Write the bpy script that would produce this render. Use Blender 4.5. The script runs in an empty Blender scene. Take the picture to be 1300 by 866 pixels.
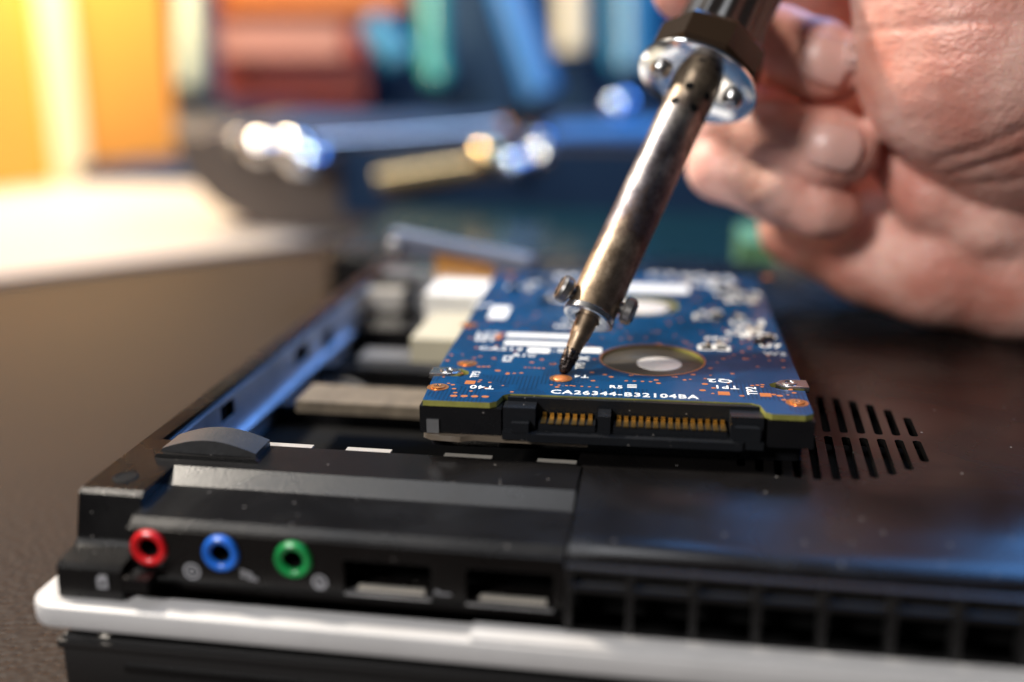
import bpy, bmesh, math, random
import numpy as np
from mathutils import Vector, Matrix, Quaternion

random.seed(7)
S = 0.001                                   # the script thinks in millimetres
scene = bpy.context.scene
col = scene.collection

# ------------------------------------------------------------------ camera
F_PX, CX, CY, CAM_H = 1354.0, 650.0, 433.0, 72.5
YAW, PITCH = math.radians(8.8), math.radians(-16.3)
FW = Vector((-math.sin(YAW)*math.cos(PITCH), math.cos(YAW)*math.cos(PITCH), math.sin(PITCH)))
RT = Vector((math.cos(YAW), math.sin(YAW), 0.0))
UP = RT.cross(FW)
CAM = Vector((0, 0, CAM_H))
def ray(x, y): return FW + RT*((x-CX)/F_PX) - UP*((y-CY)/F_PX)
def at(x, y, t): return CAM + ray(x, y)*t
def ony(x, y, Y):
    d = ray(x, y); return CAM + d*(Y/d.y)
def onz(x, y, z):
    d = ray(x, y); return CAM + d*((z-CAM_H)/d.z)

cam = bpy.data.cameras.new('camera'); camo = bpy.data.objects.new('camera', cam); col.objects.link(camo)
cam.sensor_width = 36; cam.lens = 36*F_PX/1300
cam.clip_start = 0.01; cam.clip_end = 20
camo.matrix_world = Matrix.Translation(CAM*S) @ Matrix((RT, UP, -FW)).transposed().to_4x4()
cam.dof.use_dof = True; cam.dof.focus_distance = 0.195; cam.dof.aperture_fstop = 4.3
scene.camera = camo

# ------------------------------------------------------------------ light
w = bpy.data.worlds.new('World'); scene.world = w; w.use_nodes = True
bg = w.node_tree.nodes['Background']; bg.inputs[0].default_value = (0.55, 0.62, 0.78, 1); bg.inputs[1].default_value = 0.04
def area(name, loc, target, size, power, color, size_y=None, shape='RECTANGLE'):
    l = bpy.data.lights.new(name, 'AREA'); l.shape = shape; l.size = size*S
    if size_y: l.size_y = size_y*S
    l.energy = power; l.color = color
    o = bpy.data.objects.new(name, l); col.objects.link(o)
    o.location = Vector(loc)*S
    o.rotation_euler = (Vector(target)-Vector(loc)).to_track_quat('-Z', 'Y').to_euler()
    return o
area('key_lamp', (-713, 473, 862), (0, 220, 0), 110, 22, (1.0, 0.90, 0.77), shape='DISK')
area('front_fill', (-420, -400, 480), (0, 200, 0), 170, 6.4, (1.0, 0.97, 0.95), 170)  # soft fill added at front left for hand and front faces, no window
area('blue_window', (420, 760, 640), (20, 200, 0), 820, 9.5, (0.13, 0.40, 1.0), 480)
area('overhead_highlight', (-280, 430, 1000), (-60, 160, 0), 700, 3.4, (0.92, 0.95, 1.0), 260)  # unseen overhead lamp, added for the silver highlight on the ridge bevel
area('wall_lamp', (-400, 640, 330), (-440, 760, 150), 140, 7.5, (1.0, 0.72, 0.36), 140)
scene.view_settings.view_transform = 'Standard'; scene.view_settings.look = 'None'
scene.view_settings.exposure = 0.0; scene.view_settings.gamma = 1.0
scene.render.engine = 'CYCLES'

# ------------------------------------------------------------------ materials
MATS = {}
def lin(c):
    return tuple(((v/255+0.055)/1.055)**2.4 if v/255 > 0.04045 else v/255/12.92 for v in c)
def mat(name, color, rough=0.5, metal=0.0, bump=0.0, bscale=800.0, var=0.0, vscale=60.0, coat=0.0, sss=0.0, trans=0.0, spec=0.5, rvar=0.0):
    m = bpy.data.materials.new(name); m.use_nodes = True; nt = m.node_tree; N = nt.nodes; L = nt.links
    b = N['Principled BSDF']; b.inputs['Base Color'].default_value = (*color, 1)
    b.inputs['Roughness'].default_value = rough; b.inputs['Metallic'].default_value = metal
    b.inputs['Coat Weight'].default_value = coat; b.inputs['Coat Roughness'].default_value = 0.12
    b.inputs['Transmission Weight'].default_value = trans
    b.inputs['Specular IOR Level'].default_value = spec
    if sss: 
        b.inputs['Subsurface Weight'].default_value = sss; b.inputs['Subsurface Radius'].default_value = (1, .35, .2); b.inputs['Subsurface Scale'].default_value = 0.003
    tc = N.new('ShaderNodeTexCoord')
    if var:
        n = N.new('ShaderNodeTexNoise'); n.inputs['Scale'].default_value = vscale; n.inputs['Detail'].default_value = 6; n.inputs['Roughness'].default_value = .65
        L.new(tc.outputs['Object'], n.inputs['Vector'])
        r = N.new('ShaderNodeMapRange'); r.inputs[1].default_value = .3; r.inputs[2].default_value = .7; r.inputs[3].default_value = 1-var; r.inputs[4].default_value = 1+var
        L.new(n.outputs[0], r.inputs[0])
        mx = N.new('ShaderNodeVectorMath'); mx.operation = 'SCALE'; mx.inputs[0].default_value = color
        L.new(r.outputs[0], mx.inputs['Scale']); L.new(mx.outputs[0], b.inputs['Base Color'])
        if rvar:
            r2 = N.new('ShaderNodeMapRange'); r2.inputs[1].default_value = .3; r2.inputs[2].default_value = .7; r2.inputs[3].default_value = rough-rvar; r2.inputs[4].default_value = rough+rvar
            L.new(n.outputs[0], r2.inputs[0]); L.new(r2.outputs[0], b.inputs['Roughness'])
    if bump:
        n2 = N.new('ShaderNodeTexNoise'); n2.inputs['Scale'].default_value = bscale; n2.inputs['Detail'].default_value = 3
        L.new(tc.outputs['Object'], n2.inputs['Vector'])
        bp = N.new('ShaderNodeBump'); bp.inputs['Strength'].default_value = bump; bp.inputs['Distance'].default_value = 0.0003
        L.new(n2.outputs[0], bp.inputs['Height']); L.new(bp.outputs[0], b.inputs['Normal'])
    MATS[name] = m
    return m
mat('black_plastic', (.005, .0046, .0046), .31, spec=.30, bump=.16, bscale=2500, var=.25, vscale=60, rvar=.03)
mat('black_gloss', (.005, .0043, .0041), .24, spec=.36, bump=.03, bscale=900, var=.3, vscale=50, rvar=.05)
mat('grill_black', (.010, .0095, .0095), .45, bump=.1, bscale=2000)
mat('deep_black', (.004, .004, .004), .7, spec=.12)
mat('rubber', (.022, .022, .023), .55, bump=.3, bscale=1500, var=.3, vscale=200)
mat('white_trim', (.53, .52, .515), .42, var=.06, vscale=60, bump=.05, bscale=1200)
mat('shield_metal', (.56, .63, .74), .42, metal=.75, var=.25, vscale=40, bump=.06, bscale=600)
mat('grey_metal', (.45, .45, .46), .38, metal=.9, var=.2, vscale=80)
mat('tin_tab', (.75, .70, .62), .35, metal=.6, var=.1, vscale=100)
mat('red_jack', (.62, .012, .016), .3)
mat('blue_jack', (.015, .14, .62), .3)
mat('green_jack', (.008, .26, .06), .3)
mat('icon_grey', (.30, .30, .32), .6)
mat('pcb_edge', (.24, .23, .05), .5, var=.3, vscale=300)
mat('silkscreen', (.78, .80, .80), .55, var=.08, vscale=400)
mat('copper_pad', (.60, .20, .06), .4, metal=.35)
mat('copper_ring', (.72, .30, .10), .3, metal=.8, var=.2, vscale=600)
mat('gold', (.85, .55, .18), .28, metal=1.0)
mat('steel', (.62, .61, .60), .26, metal=1.0, var=.15, vscale=300, bump=.05, bscale=900)
mat('chrome', (.80, .80, .80), .06, metal=1.0)
mat('chrome_disc', (.78, .77, .75), .13, metal=1.0, bump=.03, bscale=400)
mat('hdd_black', (.006, .006, .007), .4, bump=.1, bscale=1500)
mat('connector_black', (.009, .010, .012), .38, bump=.1, bscale=1800)
mat('motor_disc', (.085, .072, .055), .3, metal=.25)
mat('motor_hub', (.80, .76, .72), .35, metal=.25)
mat('clear_film', (.30, .24, .18), .18, trans=.55)
mat('amber_film', (.55, .25, .03), .25, trans=.25)
mat('white_tape', (.80, .77, .70), .6, var=.06, vscale=60)
mat('cream_tape', (.50, .45, .32), .6, var=.1, vscale=60)
mat('sponge', (.14, .11, .075), .9, var=.35, vscale=250, bump=.8, bscale=700)
mat('iron_handle', (.012, .010, .009), .28, bump=.06, bscale=700)
mat('iron_collar', (.020, .012, .007), .22, spec=.3, bump=.05, bscale=700)
mat('crust', (.03, .022, .02), .25, metal=.6, bump=1.0, bscale=900, var=.6, vscale=700)
mat('teal_glass', (.004, .020, .026), .2, spec=.14)
mat('case_shell', (.10, .078, .066), .6, var=.15, vscale=20)
mat('case_inside', (.008, .032, .085), .6, spec=.2)
mat('tray_blue', (.008, .026, .075), .6, var=.5, vscale=18, spec=.2)
mat('orange_wall', (.72, .31, .045), .7, var=.08, vscale=4)
mat('pale_slat', (.85, .72, .45), .6)
mat('white_table', (.30, .28, .275), .5, var=.04, vscale=8)
mat('red_tool', (.16, .026, .025), .4)
mat('orange_tool', (.20, .062, .016), .4)
mat('pink_tool', (.18, .095, .10), .4)
mat('blue_tool', (.02, .12, .36), .35)
mat('sky_tool', (.012, .12, .26), .4)
mat('teal_tool', (.02, .18, .20), .3)
mat('pale_tool', (.27, .32, .28), .4)
mat('cream_tool', (.36, .35, .29), .45)
mat('sky_tint_steel', (.42, .58, .88), .14, metal=1.0)  # blue sky reflection put into the base colour
mat('dark_steel', (.22, .21, .20), .42, metal=.9, var=.3, vscale=300, bump=.2, bscale=900)
mat('connector_grey', (.09, .10, .14), .4, var=.2, vscale=300)
mat('added_sleeve', (.03, .13, .42), .8, bump=.5, bscale=1800)
mat('brass', (.85, .66, .36), .22, metal=.9)
mat('green_board', (.09, .22, .11), .5)
mat('nail', (.74, .40, .34), .38, sss=.3)

def dust(name, scale=420, thr=.09, keep=.80, colr=(.16, .15, .14, 1)):
    m = MATS[name]; nt = m.node_tree; N = nt.nodes; L = nt.links; b = N['Principled BSDF']
    tc = N.new('ShaderNodeTexCoord'); v = N.new('ShaderNodeTexVoronoi'); v.inputs['Scale'].default_value = scale
    L.new(tc.outputs['Object'], v.inputs['Vector'])
    a = N.new('ShaderNodeMath'); a.operation = 'LESS_THAN'; a.inputs[1].default_value = thr; L.new(v.outputs['Distance'], a.inputs[0])
    sp = N.new('ShaderNodeSeparateColor'); L.new(v.outputs['Color'], sp.inputs[0])
    g = N.new('ShaderNodeMath'); g.operation = 'GREATER_THAN'; g.inputs[1].default_value = keep; L.new(sp.outputs[0], g.inputs[0])
    mu = N.new('ShaderNodeMath'); mu.operation = 'MULTIPLY'; L.new(a.outputs[0], mu.inputs[0]); L.new(g.outputs[0], mu.inputs[1])
    mx = N.new('ShaderNodeMix'); mx.data_type = 'RGBA'; mx.inputs[7].default_value = colr; L.new(mu.outputs[0], mx.inputs[0])
    k = b.inputs['Base Color'].links
    if k: L.new(k[0].from_socket, mx.inputs[6])
    else: mx.inputs[6].default_value = b.inputs['Base Color'].default_value
    L.new(mx.outputs[2], b.inputs['Base Color'])
    # smears of handling in the gloss
    n = N.new('ShaderNodeTexNoise'); n.inputs['Scale'].default_value = 38; n.inputs['Detail'].default_value = 7; n.inputs['Distortion'].default_value = 1.2; L.new(tc.outputs['Object'], n.inputs['Vector'])
    r = N.new('ShaderNodeMapRange'); r.inputs[1].default_value = .35; r.inputs[2].default_value = .7; r.inputs[3].default_value = .20; r.inputs[4].default_value = .36; L.new(n.outputs[0], r.inputs[0])
    L.new(r.outputs[0], b.inputs['Roughness'])
dust('black_gloss'); dust('black_plastic', 520, .10, .84); dust('hdd_black', 600, .1, .85); dust('connector_black', 700, .1, .85)
def desk_mat():
    m = mat('desk', (.017, .0082, .0040), .60, var=.12, vscale=14, spec=.22)
    nt = m.node_tree; N = nt.nodes; L = nt.links; b = N['Principled BSDF']
    tc = N.new('ShaderNodeTexCoord')
    v = N.new('ShaderNodeTexVoronoi'); v.inputs['Scale'].default_value = 620; v.feature = 'SMOOTH_F1'
    L.new(tc.outputs['Object'], v.inputs['Vector'])
    bp = N.new('ShaderNodeBump'); bp.inputs['Strength'].default_value = .55; bp.inputs['Distance'].default_value = .0004
    L.new(v.outputs['Distance'], bp.inputs['Height']); L.new(bp.outputs[0], b.inputs['Normal'])
desk_mat()

def pcb_mat():
    m = mat('pcb_blue', (.004, .050, .235), .30, coat=.22, spec=.25)
    nt = m.node_tree; N = nt.nodes; L = nt.links; b = N['Principled BSDF']
    tc = N.new('ShaderNodeTexCoord')
    # copper routing under the solder mask: bundles of parallel lines, masked by blotches
    def lines(rot, scale, mscale, lo):
        mp = N.new('ShaderNodeMapping'); mp.inputs['Rotation'].default_value = (0, 0, rot); L.new(tc.outputs['Object'], mp.inputs[0])
        wv = N.new('ShaderNodeTexWave'); wv.inputs['Scale'].default_value = scale; wv.inputs['Distortion'].default_value = 0.0
        L.new(mp.outputs[0], wv.inputs[0])
        t = N.new('ShaderNodeMath'); t.operation = 'GREATER_THAN'; t.inputs[1].default_value = .62; L.new(wv.outputs[1], t.inputs[0])
        vo = N.new('ShaderNodeTexVoronoi'); vo.inputs['Scale'].default_value = mscale; vo.distance = 'CHEBYCHEV'
        L.new(mp.outputs[0], vo.inputs[0])
        sp = N.new('ShaderNodeSeparateColor'); L.new(vo.outputs['Color'], sp.inputs[0])
        g = N.new('ShaderNodeMath'); g.operation = 'GREATER_THAN'; g.inputs[1].default_value = lo; L.new(sp.outputs[0], g.inputs[0])
        mu = N.new('ShaderNodeMath'); mu.operation = 'MULTIPLY'; L.new(t.outputs[0], mu.inputs[0]); L.new(g.outputs[0], mu.inputs[1])
        return mu
    a = lines(0, 420, 110, .60); c = lines(math.pi/2, 420, 95, .66); d = lines(math.pi/4, 380, 120, .80)
    m1 = N.new('ShaderNodeMath'); m1.operation = 'MAXIMUM'; L.new(a.outputs[0], m1.inputs[0]); L.new(c.outputs[0], m1.inputs[1])
    m2 = N.new('ShaderNodeMath'); m2.operation = 'MAXIMUM'; L.new(m1.outputs[0], m2.inputs[0]); L.new(d.outputs[0], m2.inputs[1])
    n = N.new('ShaderNodeTexNoise'); n.inputs['Scale'].default_value = 55; L.new(tc.outputs['Object'], n.inputs[0])
    mxa = N.new('ShaderNodeMix'); mxa.data_type = 'RGBA'; mxa.inputs[6].default_value = (.0003, .034, .112, 1); mxa.inputs[7].default_value = (.0003, .058, .160, 1)
    L.new(n.outputs[0], mxa.inputs[0])
    mx = N.new('ShaderNodeMix'); mx.data_type = 'RGBA'; mx.inputs[7].default_value = (.0003, .013, .045, 1)
    sc = N.new('ShaderNodeMath'); sc.operation = 'MULTIPLY'; sc.inputs[1].default_value = .75; L.new(m2.outputs[0], sc.inputs[0])
    L.new(sc.outputs[0], mx.inputs[0]); L.new(mxa.outputs[2], mx.inputs[6]); L.new(mx.outputs[2], b.inputs['Base Color'])
    bp = N.new('ShaderNodeBump'); bp.inputs['Strength'].default_value = .25; bp.inputs['Distance'].default_value = .00008
    L.new(m2.outputs[0], bp.inputs['Height']); L.new(bp.outputs[0], b.inputs['Normal'])
pcb_mat()

def shaft_mat():
    m = mat('heated_steel', (.35, .25, .18), .34, metal=1.0)
    nt = m.node_tree; N = nt.nodes; L = nt.links; b = N['Principled BSDF']
    tc = N.new('ShaderNodeTexCoord')
    n = N.new('ShaderNodeTexNoise'); n.inputs['Scale'].default_value = 48; n.inputs['Detail'].default_value = 9; n.inputs['Roughness'].default_value = .7
    mp = N.new('ShaderNodeMapping'); mp.inputs['Scale'].default_value = (1, 1, .55); L.new(tc.outputs['Object'], mp.inputs[0]); L.new(mp.outputs[0], n.inputs[0])
    sx = N.new('ShaderNodeSeparateXYZ'); L.new(tc.outputs['Object'], sx.inputs[0])
    zr = N.new('ShaderNodeMapRange'); zr.inputs[1].default_value = .012; zr.inputs[2].default_value = .070; L.new(sx.outputs[2], zr.inputs[0])
    ad = N.new('ShaderNodeMath'); ad.operation = 'ADD'; L.new(zr.outputs[0], ad.inputs[0])
    ns = N.new('ShaderNodeMapRange'); ns.inputs[1].default_value = .3; ns.inputs[2].default_value = .7; ns.inputs[3].default_value = -.38; ns.inputs[4].default_value = .38; L.new(n.outputs[0], ns.inputs[0])
    L.new(ns.outputs[0], ad.inputs[1])
    cr = N.new('ShaderNodeValToRGB'); L.new(ad.outputs[0], cr.inputs[0])
    e = cr.color_ramp.elements
    e[0].position = 0.0; e[0].color = (.46, .34, .23, 1)
    e[1].position = 1.0; e[1].color = (.42, .33, .24, 1)
    for p, c in ((.16, (.72, .56, .40, 1)), (.27, (.33, .23, .18, 1)), (.40, (.25, .22, .24, 1)), (.56, (.52, .48, .47, 1)), (.68, (.70, .63, .57, 1)), (.82, (.30, .24, .21, 1))):
        k = e.new(p); k.color = c
    n2 = N.new('ShaderNodeTexNoise'); n2.inputs['Scale'].default_value = 420; n2.inputs['Detail'].default_value = 9; n2.inputs['Roughness'].default_value = .75; L.new(tc.outputs['Object'], n2.inputs[0])
    rr = N.new('ShaderNodeMapRange'); rr.inputs[1].default_value = .3; rr.inputs[2].default_value = .7; rr.inputs[3].default_value = .30; rr.inputs[4].default_value = .85; L.new(n2.outputs[0], rr.inputs[0])
    vm = N.new('ShaderNodeVectorMath'); vm.operation = 'SCALE'; L.new(cr.outputs[0], vm.inputs[0]); L.new(rr.outputs[0], vm.inputs['Scale'])
    L.new(vm.outputs[0], b.inputs['Base Color'])
    r3 = N.new('ShaderNodeMapRange'); r3.inputs[1].default_value = .35; r3.inputs[2].default_value = .65; r3.inputs[3].default_value = .36; r3.inputs[4].default_value = .56; L.new(n.outputs[0], r3.inputs[0])
    L.new(r3.outputs[0], b.inputs['Roughness'])
    bp = N.new('ShaderNodeBump'); bp.inputs['Strength'].default_value = .2; bp.inputs['Distance'].default_value = .0001
    L.new(n2.outputs[0], bp.inputs['Height']); L.new(bp.outputs[0], b.inputs['Normal'])
shaft_mat()

def skin_mat():
    m = mat('skin', (.56, .29, .20), .44, sss=.45)
    nt = m.node_tree; N = nt.nodes; L = nt.links; b = N['Principled BSDF']
    b.inputs['Subsurface Scale'].default_value = .0022
    tc = N.new('ShaderNodeTexCoord')
    n = N.new('ShaderNodeTexNoise'); n.inputs['Scale'].default_value = 55; n.inputs['Detail'].default_value = 5; L.new(tc.outputs['Object'], n.inputs[0])
    mx = N.new('ShaderNodeMix'); mx.data_type = 'RGBA'; mx.inputs[6].default_value = (.63, .265, .20, 1); mx.inputs[7].default_value = (.86, .52, .43, 1)
    r = N.new('ShaderNodeMapRange'); r.inputs[1].default_value = .36; r.inputs[2].default_value = .64; L.new(n.outputs[0], r.inputs[0])
    L.new(r.outputs[0], mx.inputs[0]); L.new(mx.outputs[2], b.inputs['Base Color'])
    v = N.new('ShaderNodeTexVoronoi'); v.inputs['Scale'].default_value = 520; v.feature = 'DISTANCE_TO_EDGE'
    mp = N.new('ShaderNodeMapping'); mp.inputs['Rotation'].default_value = (.3, .6, .4); mp.inputs['Scale'].default_value = (1, .45, 1.2); L.new(tc.outputs['Object'], mp.inputs[0]); L.new(mp.outputs[0], v.inputs[0])
    bp = N.new('ShaderNodeBump'); bp.inputs['Strength'].default_value = .5; bp.inputs['Distance'].default_value = .0004
    L.new(v.outputs[0], bp.inputs['Height'])
    n3 = N.new('ShaderNodeTexNoise'); n3.inputs['Scale'].default_value = 260; n3.inputs['Detail'].default_value = 6; L.new(mp.outputs[0], n3.inputs[0])
    b2 = N.new('ShaderNodeBump'); b2.inputs['Strength'].default_value = .45; b2.inputs['Distance'].default_value = .0012
    L.new(n3.outputs[0], b2.inputs['Height']); L.new(bp.outputs[0], b2.inputs['Normal']); L.new(b2.outputs[0], b.inputs['Normal'])
    n4 = N.new('ShaderNodeTexNoise'); n4.inputs['Scale'].default_value = 150; n4.inputs['Detail'].default_value = 8; n4.inputs['Roughness'].default_value = .7; L.new(tc.outputs['Object'], n4.inputs[0])
    r4 = N.new('ShaderNodeMapRange'); r4.inputs[1].default_value = .45; r4.inputs[2].default_value = .75; r4.inputs[4].default_value = .55; L.new(n4.outputs[0], r4.inputs[0])
    m4 = N.new('ShaderNodeMix'); m4.data_type = 'RGBA'; m4.inputs[7].default_value = (.64, .22, .165, 1)
    L.new(r4.outputs[0], m4.inputs[0]); L.new(mx.outputs[2], m4.inputs[6]); L.new(m4.outputs[2], b.inputs['Base Color'])
skin_mat()

# ------------------------------------------------------------------ mesh helpers
def link(name, me, m, parent=None, smooth=False):
    if m:
        for k in (m if isinstance(m, (list, tuple)) else [m]): me.materials.append(MATS[k])
    o = bpy.data.objects.new(name, me); col.objects.link(o)
    if parent is not None:
        o.parent = parent
        if parent.get('_world'): o.matrix_parent_inverse = parent.matrix_basis.inverted()
    if smooth: me.polygons.foreach_set('use_smooth', [True]*len(me.polygons))
    return o
def from_bm(name, bm, m, parent=None, smooth=False, angle=None):
    me = bpy.data.meshes.new(name)
    bmesh.ops.recalc_face_normals(bm, faces=bm.faces)
    bmesh.ops.scale(bm, vec=(S, S, S), verts=bm.verts)
    bm.to_mesh(me); bm.free()
    o = link(name, me, m, parent, smooth)
    if angle: auto(me, angle)
    return o
def auto(me, deg):
    me.polygons.foreach_set('use_smooth', [True]*len(me.polygons)); me.set_sharp_from_angle(angle=math.radians(deg))
def bm_bevel(bm, r, seg=2, ang=20):
    if r <= 0: return
    ed = [e for e in bm.edges if len(e.link_faces) == 2 and e.calc_face_angle(0) > math.radians(ang)]
    bmesh.ops.bevel(bm, geom=ed, offset=r, segments=seg, affect='EDGES', clamp_overlap=True)
def bm_box(x0, x1, y0, y1, z0, z1, bm=None):
    bm = bm or bmesh.new()
    v = [bm.verts.new((x, y, z)) for z in (z0, z1) for y in (y0, y1) for x in (x0, x1)]
    for f in ((0, 2, 3, 1), (4, 5, 7, 6), (0, 1, 5, 4), (2, 6, 7, 3), (0, 4, 6, 2), (1, 3, 7, 5)): bm.faces.new([v[i] for i in f])
    return bm
def box(name, x0, x1, y0, y1, z0, z1, m, parent=None, bev=0.3, seg=2):
    bm = bm_box(x0, x1, y0, y1, z0, z1); bm_bevel(bm, bev, seg)
    return from_bm(name, bm, m, parent, angle=35)
def bm_prism(pts, fn, a0, a1, bm=None):
    bm = bm or bmesh.new()
    lo = [bm.verts.new(fn(p, a0)) for p in pts]; hi = [bm.verts.new(fn(p, a1)) for p in pts]
    n = len(pts); bm.faces.new(lo[::-1]); bm.faces.new(hi)
    for i in range(n): bm.faces.new((lo[i], lo[(i+1) % n], hi[(i+1) % n], hi[i]))
    return bm
YZ = lambda p, a: (a, p[0], p[1])
XY = lambda p, a: (p[0], p[1], a)
XZ = lambda p, a: (p[0], a, p[1])
def prism(name, pts, fn, a0, a1, m, parent=None, bev=0.3, seg=2, ang=35):
    bm = bm_prism(pts, fn, a0, a1); bm_bevel(bm, bev, seg)
    return from_bm(name, bm, m, parent, angle=ang)
def bm_lathe(prof, n=32, M=None, bm=None, cap=True):
    bm = bm or bmesh.new(); rings = []
    for r, z in prof:
        rings.append([bm.verts.new(((M @ Vector((r*math.cos(a), r*math.sin(a), z))) if M else Vector((r*math.cos(a), r*math.sin(a), z)))) for a in (2*math.pi*i/n for i in range(n))])
    for A, B in zip(rings, rings[1:]):
        for i in range(n): bm.faces.new((A[i], A[(i+1) % n], B[(i+1) % n], B[i]))
    if cap:
        if prof[0][0] > 1e-6: bm.faces.new(rings[0][::-1])
        if prof[-1][0] > 1e-6: bm.faces.new(rings[-1])
    return bm
def lathe(name, prof, m, parent=None, n=32, M=None, cap=True, ang=35):
    return from_bm(name, bm_lathe(prof, n, M, None, cap), m, parent, angle=ang)
def basis(loc, zdir, xdir=None):
    z = Vector(zdir).normalized(); x = Vector(xdir) if xdir is not None else (Vector((1, 0, 0)) if abs(z.x) < .9 else Vector((0, 1, 0)))
    x = (x - z*x.dot(z)).normalized(); y = z.cross(x)
    return Matrix.Translation(Vector(loc)) @ Matrix((x, y, z)).transposed().to_4x4()
def tube(name, path, r, m, parent=None, n=12):
    bm = bmesh.new(); path = [Vector(p) for p in path]; rings = []
    rs = r if isinstance(r, (list, tuple)) else [r]*len(path)
    for i, p in enumerate(path):
        d = (path[min(i+1, len(path)-1)] - path[max(i-1, 0)])
        M = basis(p, d, (0.13, .2, 1))
        rings.append([bm.verts.new(M @ Vector((rs[i]*math.cos(2*math.pi*k/n), rs[i]*math.sin(2*math.pi*k/n), 0))) for k in range(n)])
    for A, B in zip(rings, rings[1:]):
        for k in range(n): bm.faces.new((A[k], A[(k+1) % n], B[(k+1) % n], B[k]))
    bm.faces.new(rings[0][::-1]); bm.faces.new(rings[-1])
    return from_bm(name, bm, m, parent, angle=50)
def circle(cx, cy, r, n=40, ry=None): return [(cx+r*math.cos(2*math.pi*i/n), cy+(ry or r)*math.sin(2*math.pi*i/n)) for i in range(n)]
def rrect(x0, x1, y0, y1, r, n=5):
    out = []
    for cx, cy, a0 in ((x1-r, y1-r, 0), (x0+r, y1-r, 90), (x0+r, y0+r, 180), (x1-r, y0+r, 270)):
        for i in range(n+1):
            a = math.radians(a0+90*i/n); out.append((cx+r*math.cos(a), cy+r*math.sin(a)))
    return out
def plate_mesh(loops, thick, bevel=0.0):
    """flat sheet with openings: a filled 2-D curve, extruded; lies in x,y with z from 0 to thick (millimetres)"""
    cu = bpy.data.curves.new('sheet', 'CURVE'); cu.dimensions = '2D'; cu.fill_mode = 'BOTH'
    for lp in loops:
        sp = cu.splines.new('POLY'); sp.points.add(len(lp)-1); sp.use_cyclic_u = True
        for p, q in zip(sp.points, lp): p.co = (q[0], q[1], 0, 1)
    cu.extrude = thick/2 - bevel; cu.bevel_depth = bevel; cu.bevel_resolution = 1
    if bevel: cu.offset = -bevel
    o = bpy.data.objects.new('sheet', cu); col.objects.link(o)
    bpy.context.view_layer.update()
    me = bpy.data.meshes.new_from_object(o.evaluated_get(bpy.context.evaluated_depsgraph_get()))
    bpy.data.objects.remove(o); bpy.data.curves.remove(cu)
    me.transform(Matrix.Translation((0, 0, thick/2)))
    me.materials.clear()
    return me
def plate(name, loops, thick, m, parent=None, M=None, bevel=0.0):
    me = plate_mesh(loops, thick, bevel)
    if M: me.transform(M)
    me.transform(Matrix.Scale(S, 4)); me.name = name
    o = link(name, me, m, parent)
    auto(me, 35)
    return o
def text_mesh(s, size, bold=0.0, thick=.03):
    cu = bpy.data.curves.new('txt', 'FONT'); cu.body = s; cu.size = size; cu.offset = bold; cu.extrude = thick/2; cu.resolution_u = 3
    cu.align_x = 'CENTER'; cu.align_y = 'CENTER'; cu.space_character = 1.12
    o = bpy.data.objects.new('txt', cu); col.objects.link(o); bpy.context.view_layer.update()
    me = bpy.data.meshes.new_from_object(o.evaluated_get(bpy.context.evaluated_depsgraph_get()))
    bpy.data.objects.remove(o); bpy.data.curves.remove(cu); me.materials.clear()
    return me
def text(name, s, size, M, m, parent, bold=0.0, xs=1.0):
    me = text_mesh(s, size, bold); me.transform(Matrix.Scale(S, 4) @ M @ Matrix.Diagonal((xs, 1, 1, 1)))
    return link(name, me, m, parent)
def thing(name, label, cat, loc=(0, 0, 0), rot=None, world=False, group=None):
    o = bpy.data.objects.new(name, None); col.objects.link(o); o.empty_display_size = .01
    o.location = Vector(loc)*S
    if rot is not None: o.rotation_mode = 'QUATERNION'; o.rotation_quaternion = rot
    o['label'] = label; o['category'] = cat
    if world: o['_world'] = 1
    if group: o['group'] = group
    o.matrix_basis = Matrix.LocRotScale(o.location, rot, None)
    return o
def tag(o, label, cat, group=None):
    o['label'] = label; o['category'] = cat
    if group: o['group'] = group
    return o

# ------------------------------------------------------------------ setting
DESK = -35.0
o = plate('desk', [[(-330, -300), (700, -300), (700, 1500), (-330-0, 1500)]], 20, 'desk', None, Matrix.Translation((0, 0, DESK-20))); o['kind'] = 'structure'
# white table top beyond the dark one: its near edge runs diagonally
p1, p2 = onz(-60, 368, DESK), onz(390, 313, DESK)
dv = (p2-p1).normalized(); nv = Vector((-dv.y, dv.x, 0))
q0 = p1 - dv*500; q1 = p2 + dv*260
plate('white_table_top', [[(q0.x, q0.y), (q1.x, q1.y), (q1.x+nv.x*900, q1.y+nv.y*900), (q0.x+nv.x*900, q0.y+nv.y*900)]], 3, 'white_table', None, Matrix.Translation((0, 0, DESK+.4)), .4)['kind'] = 'structure'
w0, w1 = onz(-120, 262, DESK), onz(250, 218, DESK)
wd = (w1-w0).normalized(); wn = Vector((-wd.y, wd.x, 0))
wl = (w1-w0).length
M = Matrix.Translation((w0.x, w0.y, DESK+4)) @ Matrix((wd, Vector((0, 0, 1)), wd.cross(Vector((0, 0, 1))))).transposed().to_4x4()
wall = plate('wall', [[(-500, 0), (wl-14, 0), (wl-14, 165), (-500, 165)]], 20, 'orange_wall', None, M @ Matrix.Translation((0, 0, -24))); wall['kind'] = 'structure'
def along(px):
    d = ray(px, 150); n = wn; t = (w0-CAM).dot(n)/d.dot(n); return (CAM+d*t-w0).dot(wd)
ws = sorted((along(62), along(104)))
slat = plate('wall_slat', [[(ws[0], 0), (ws[1], 0), (ws[1], 164), (ws[0], 164)]], 6, 'pale_slat', wall, M @ Matrix.Translation((0, 0, -3.9)), .5)
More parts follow.
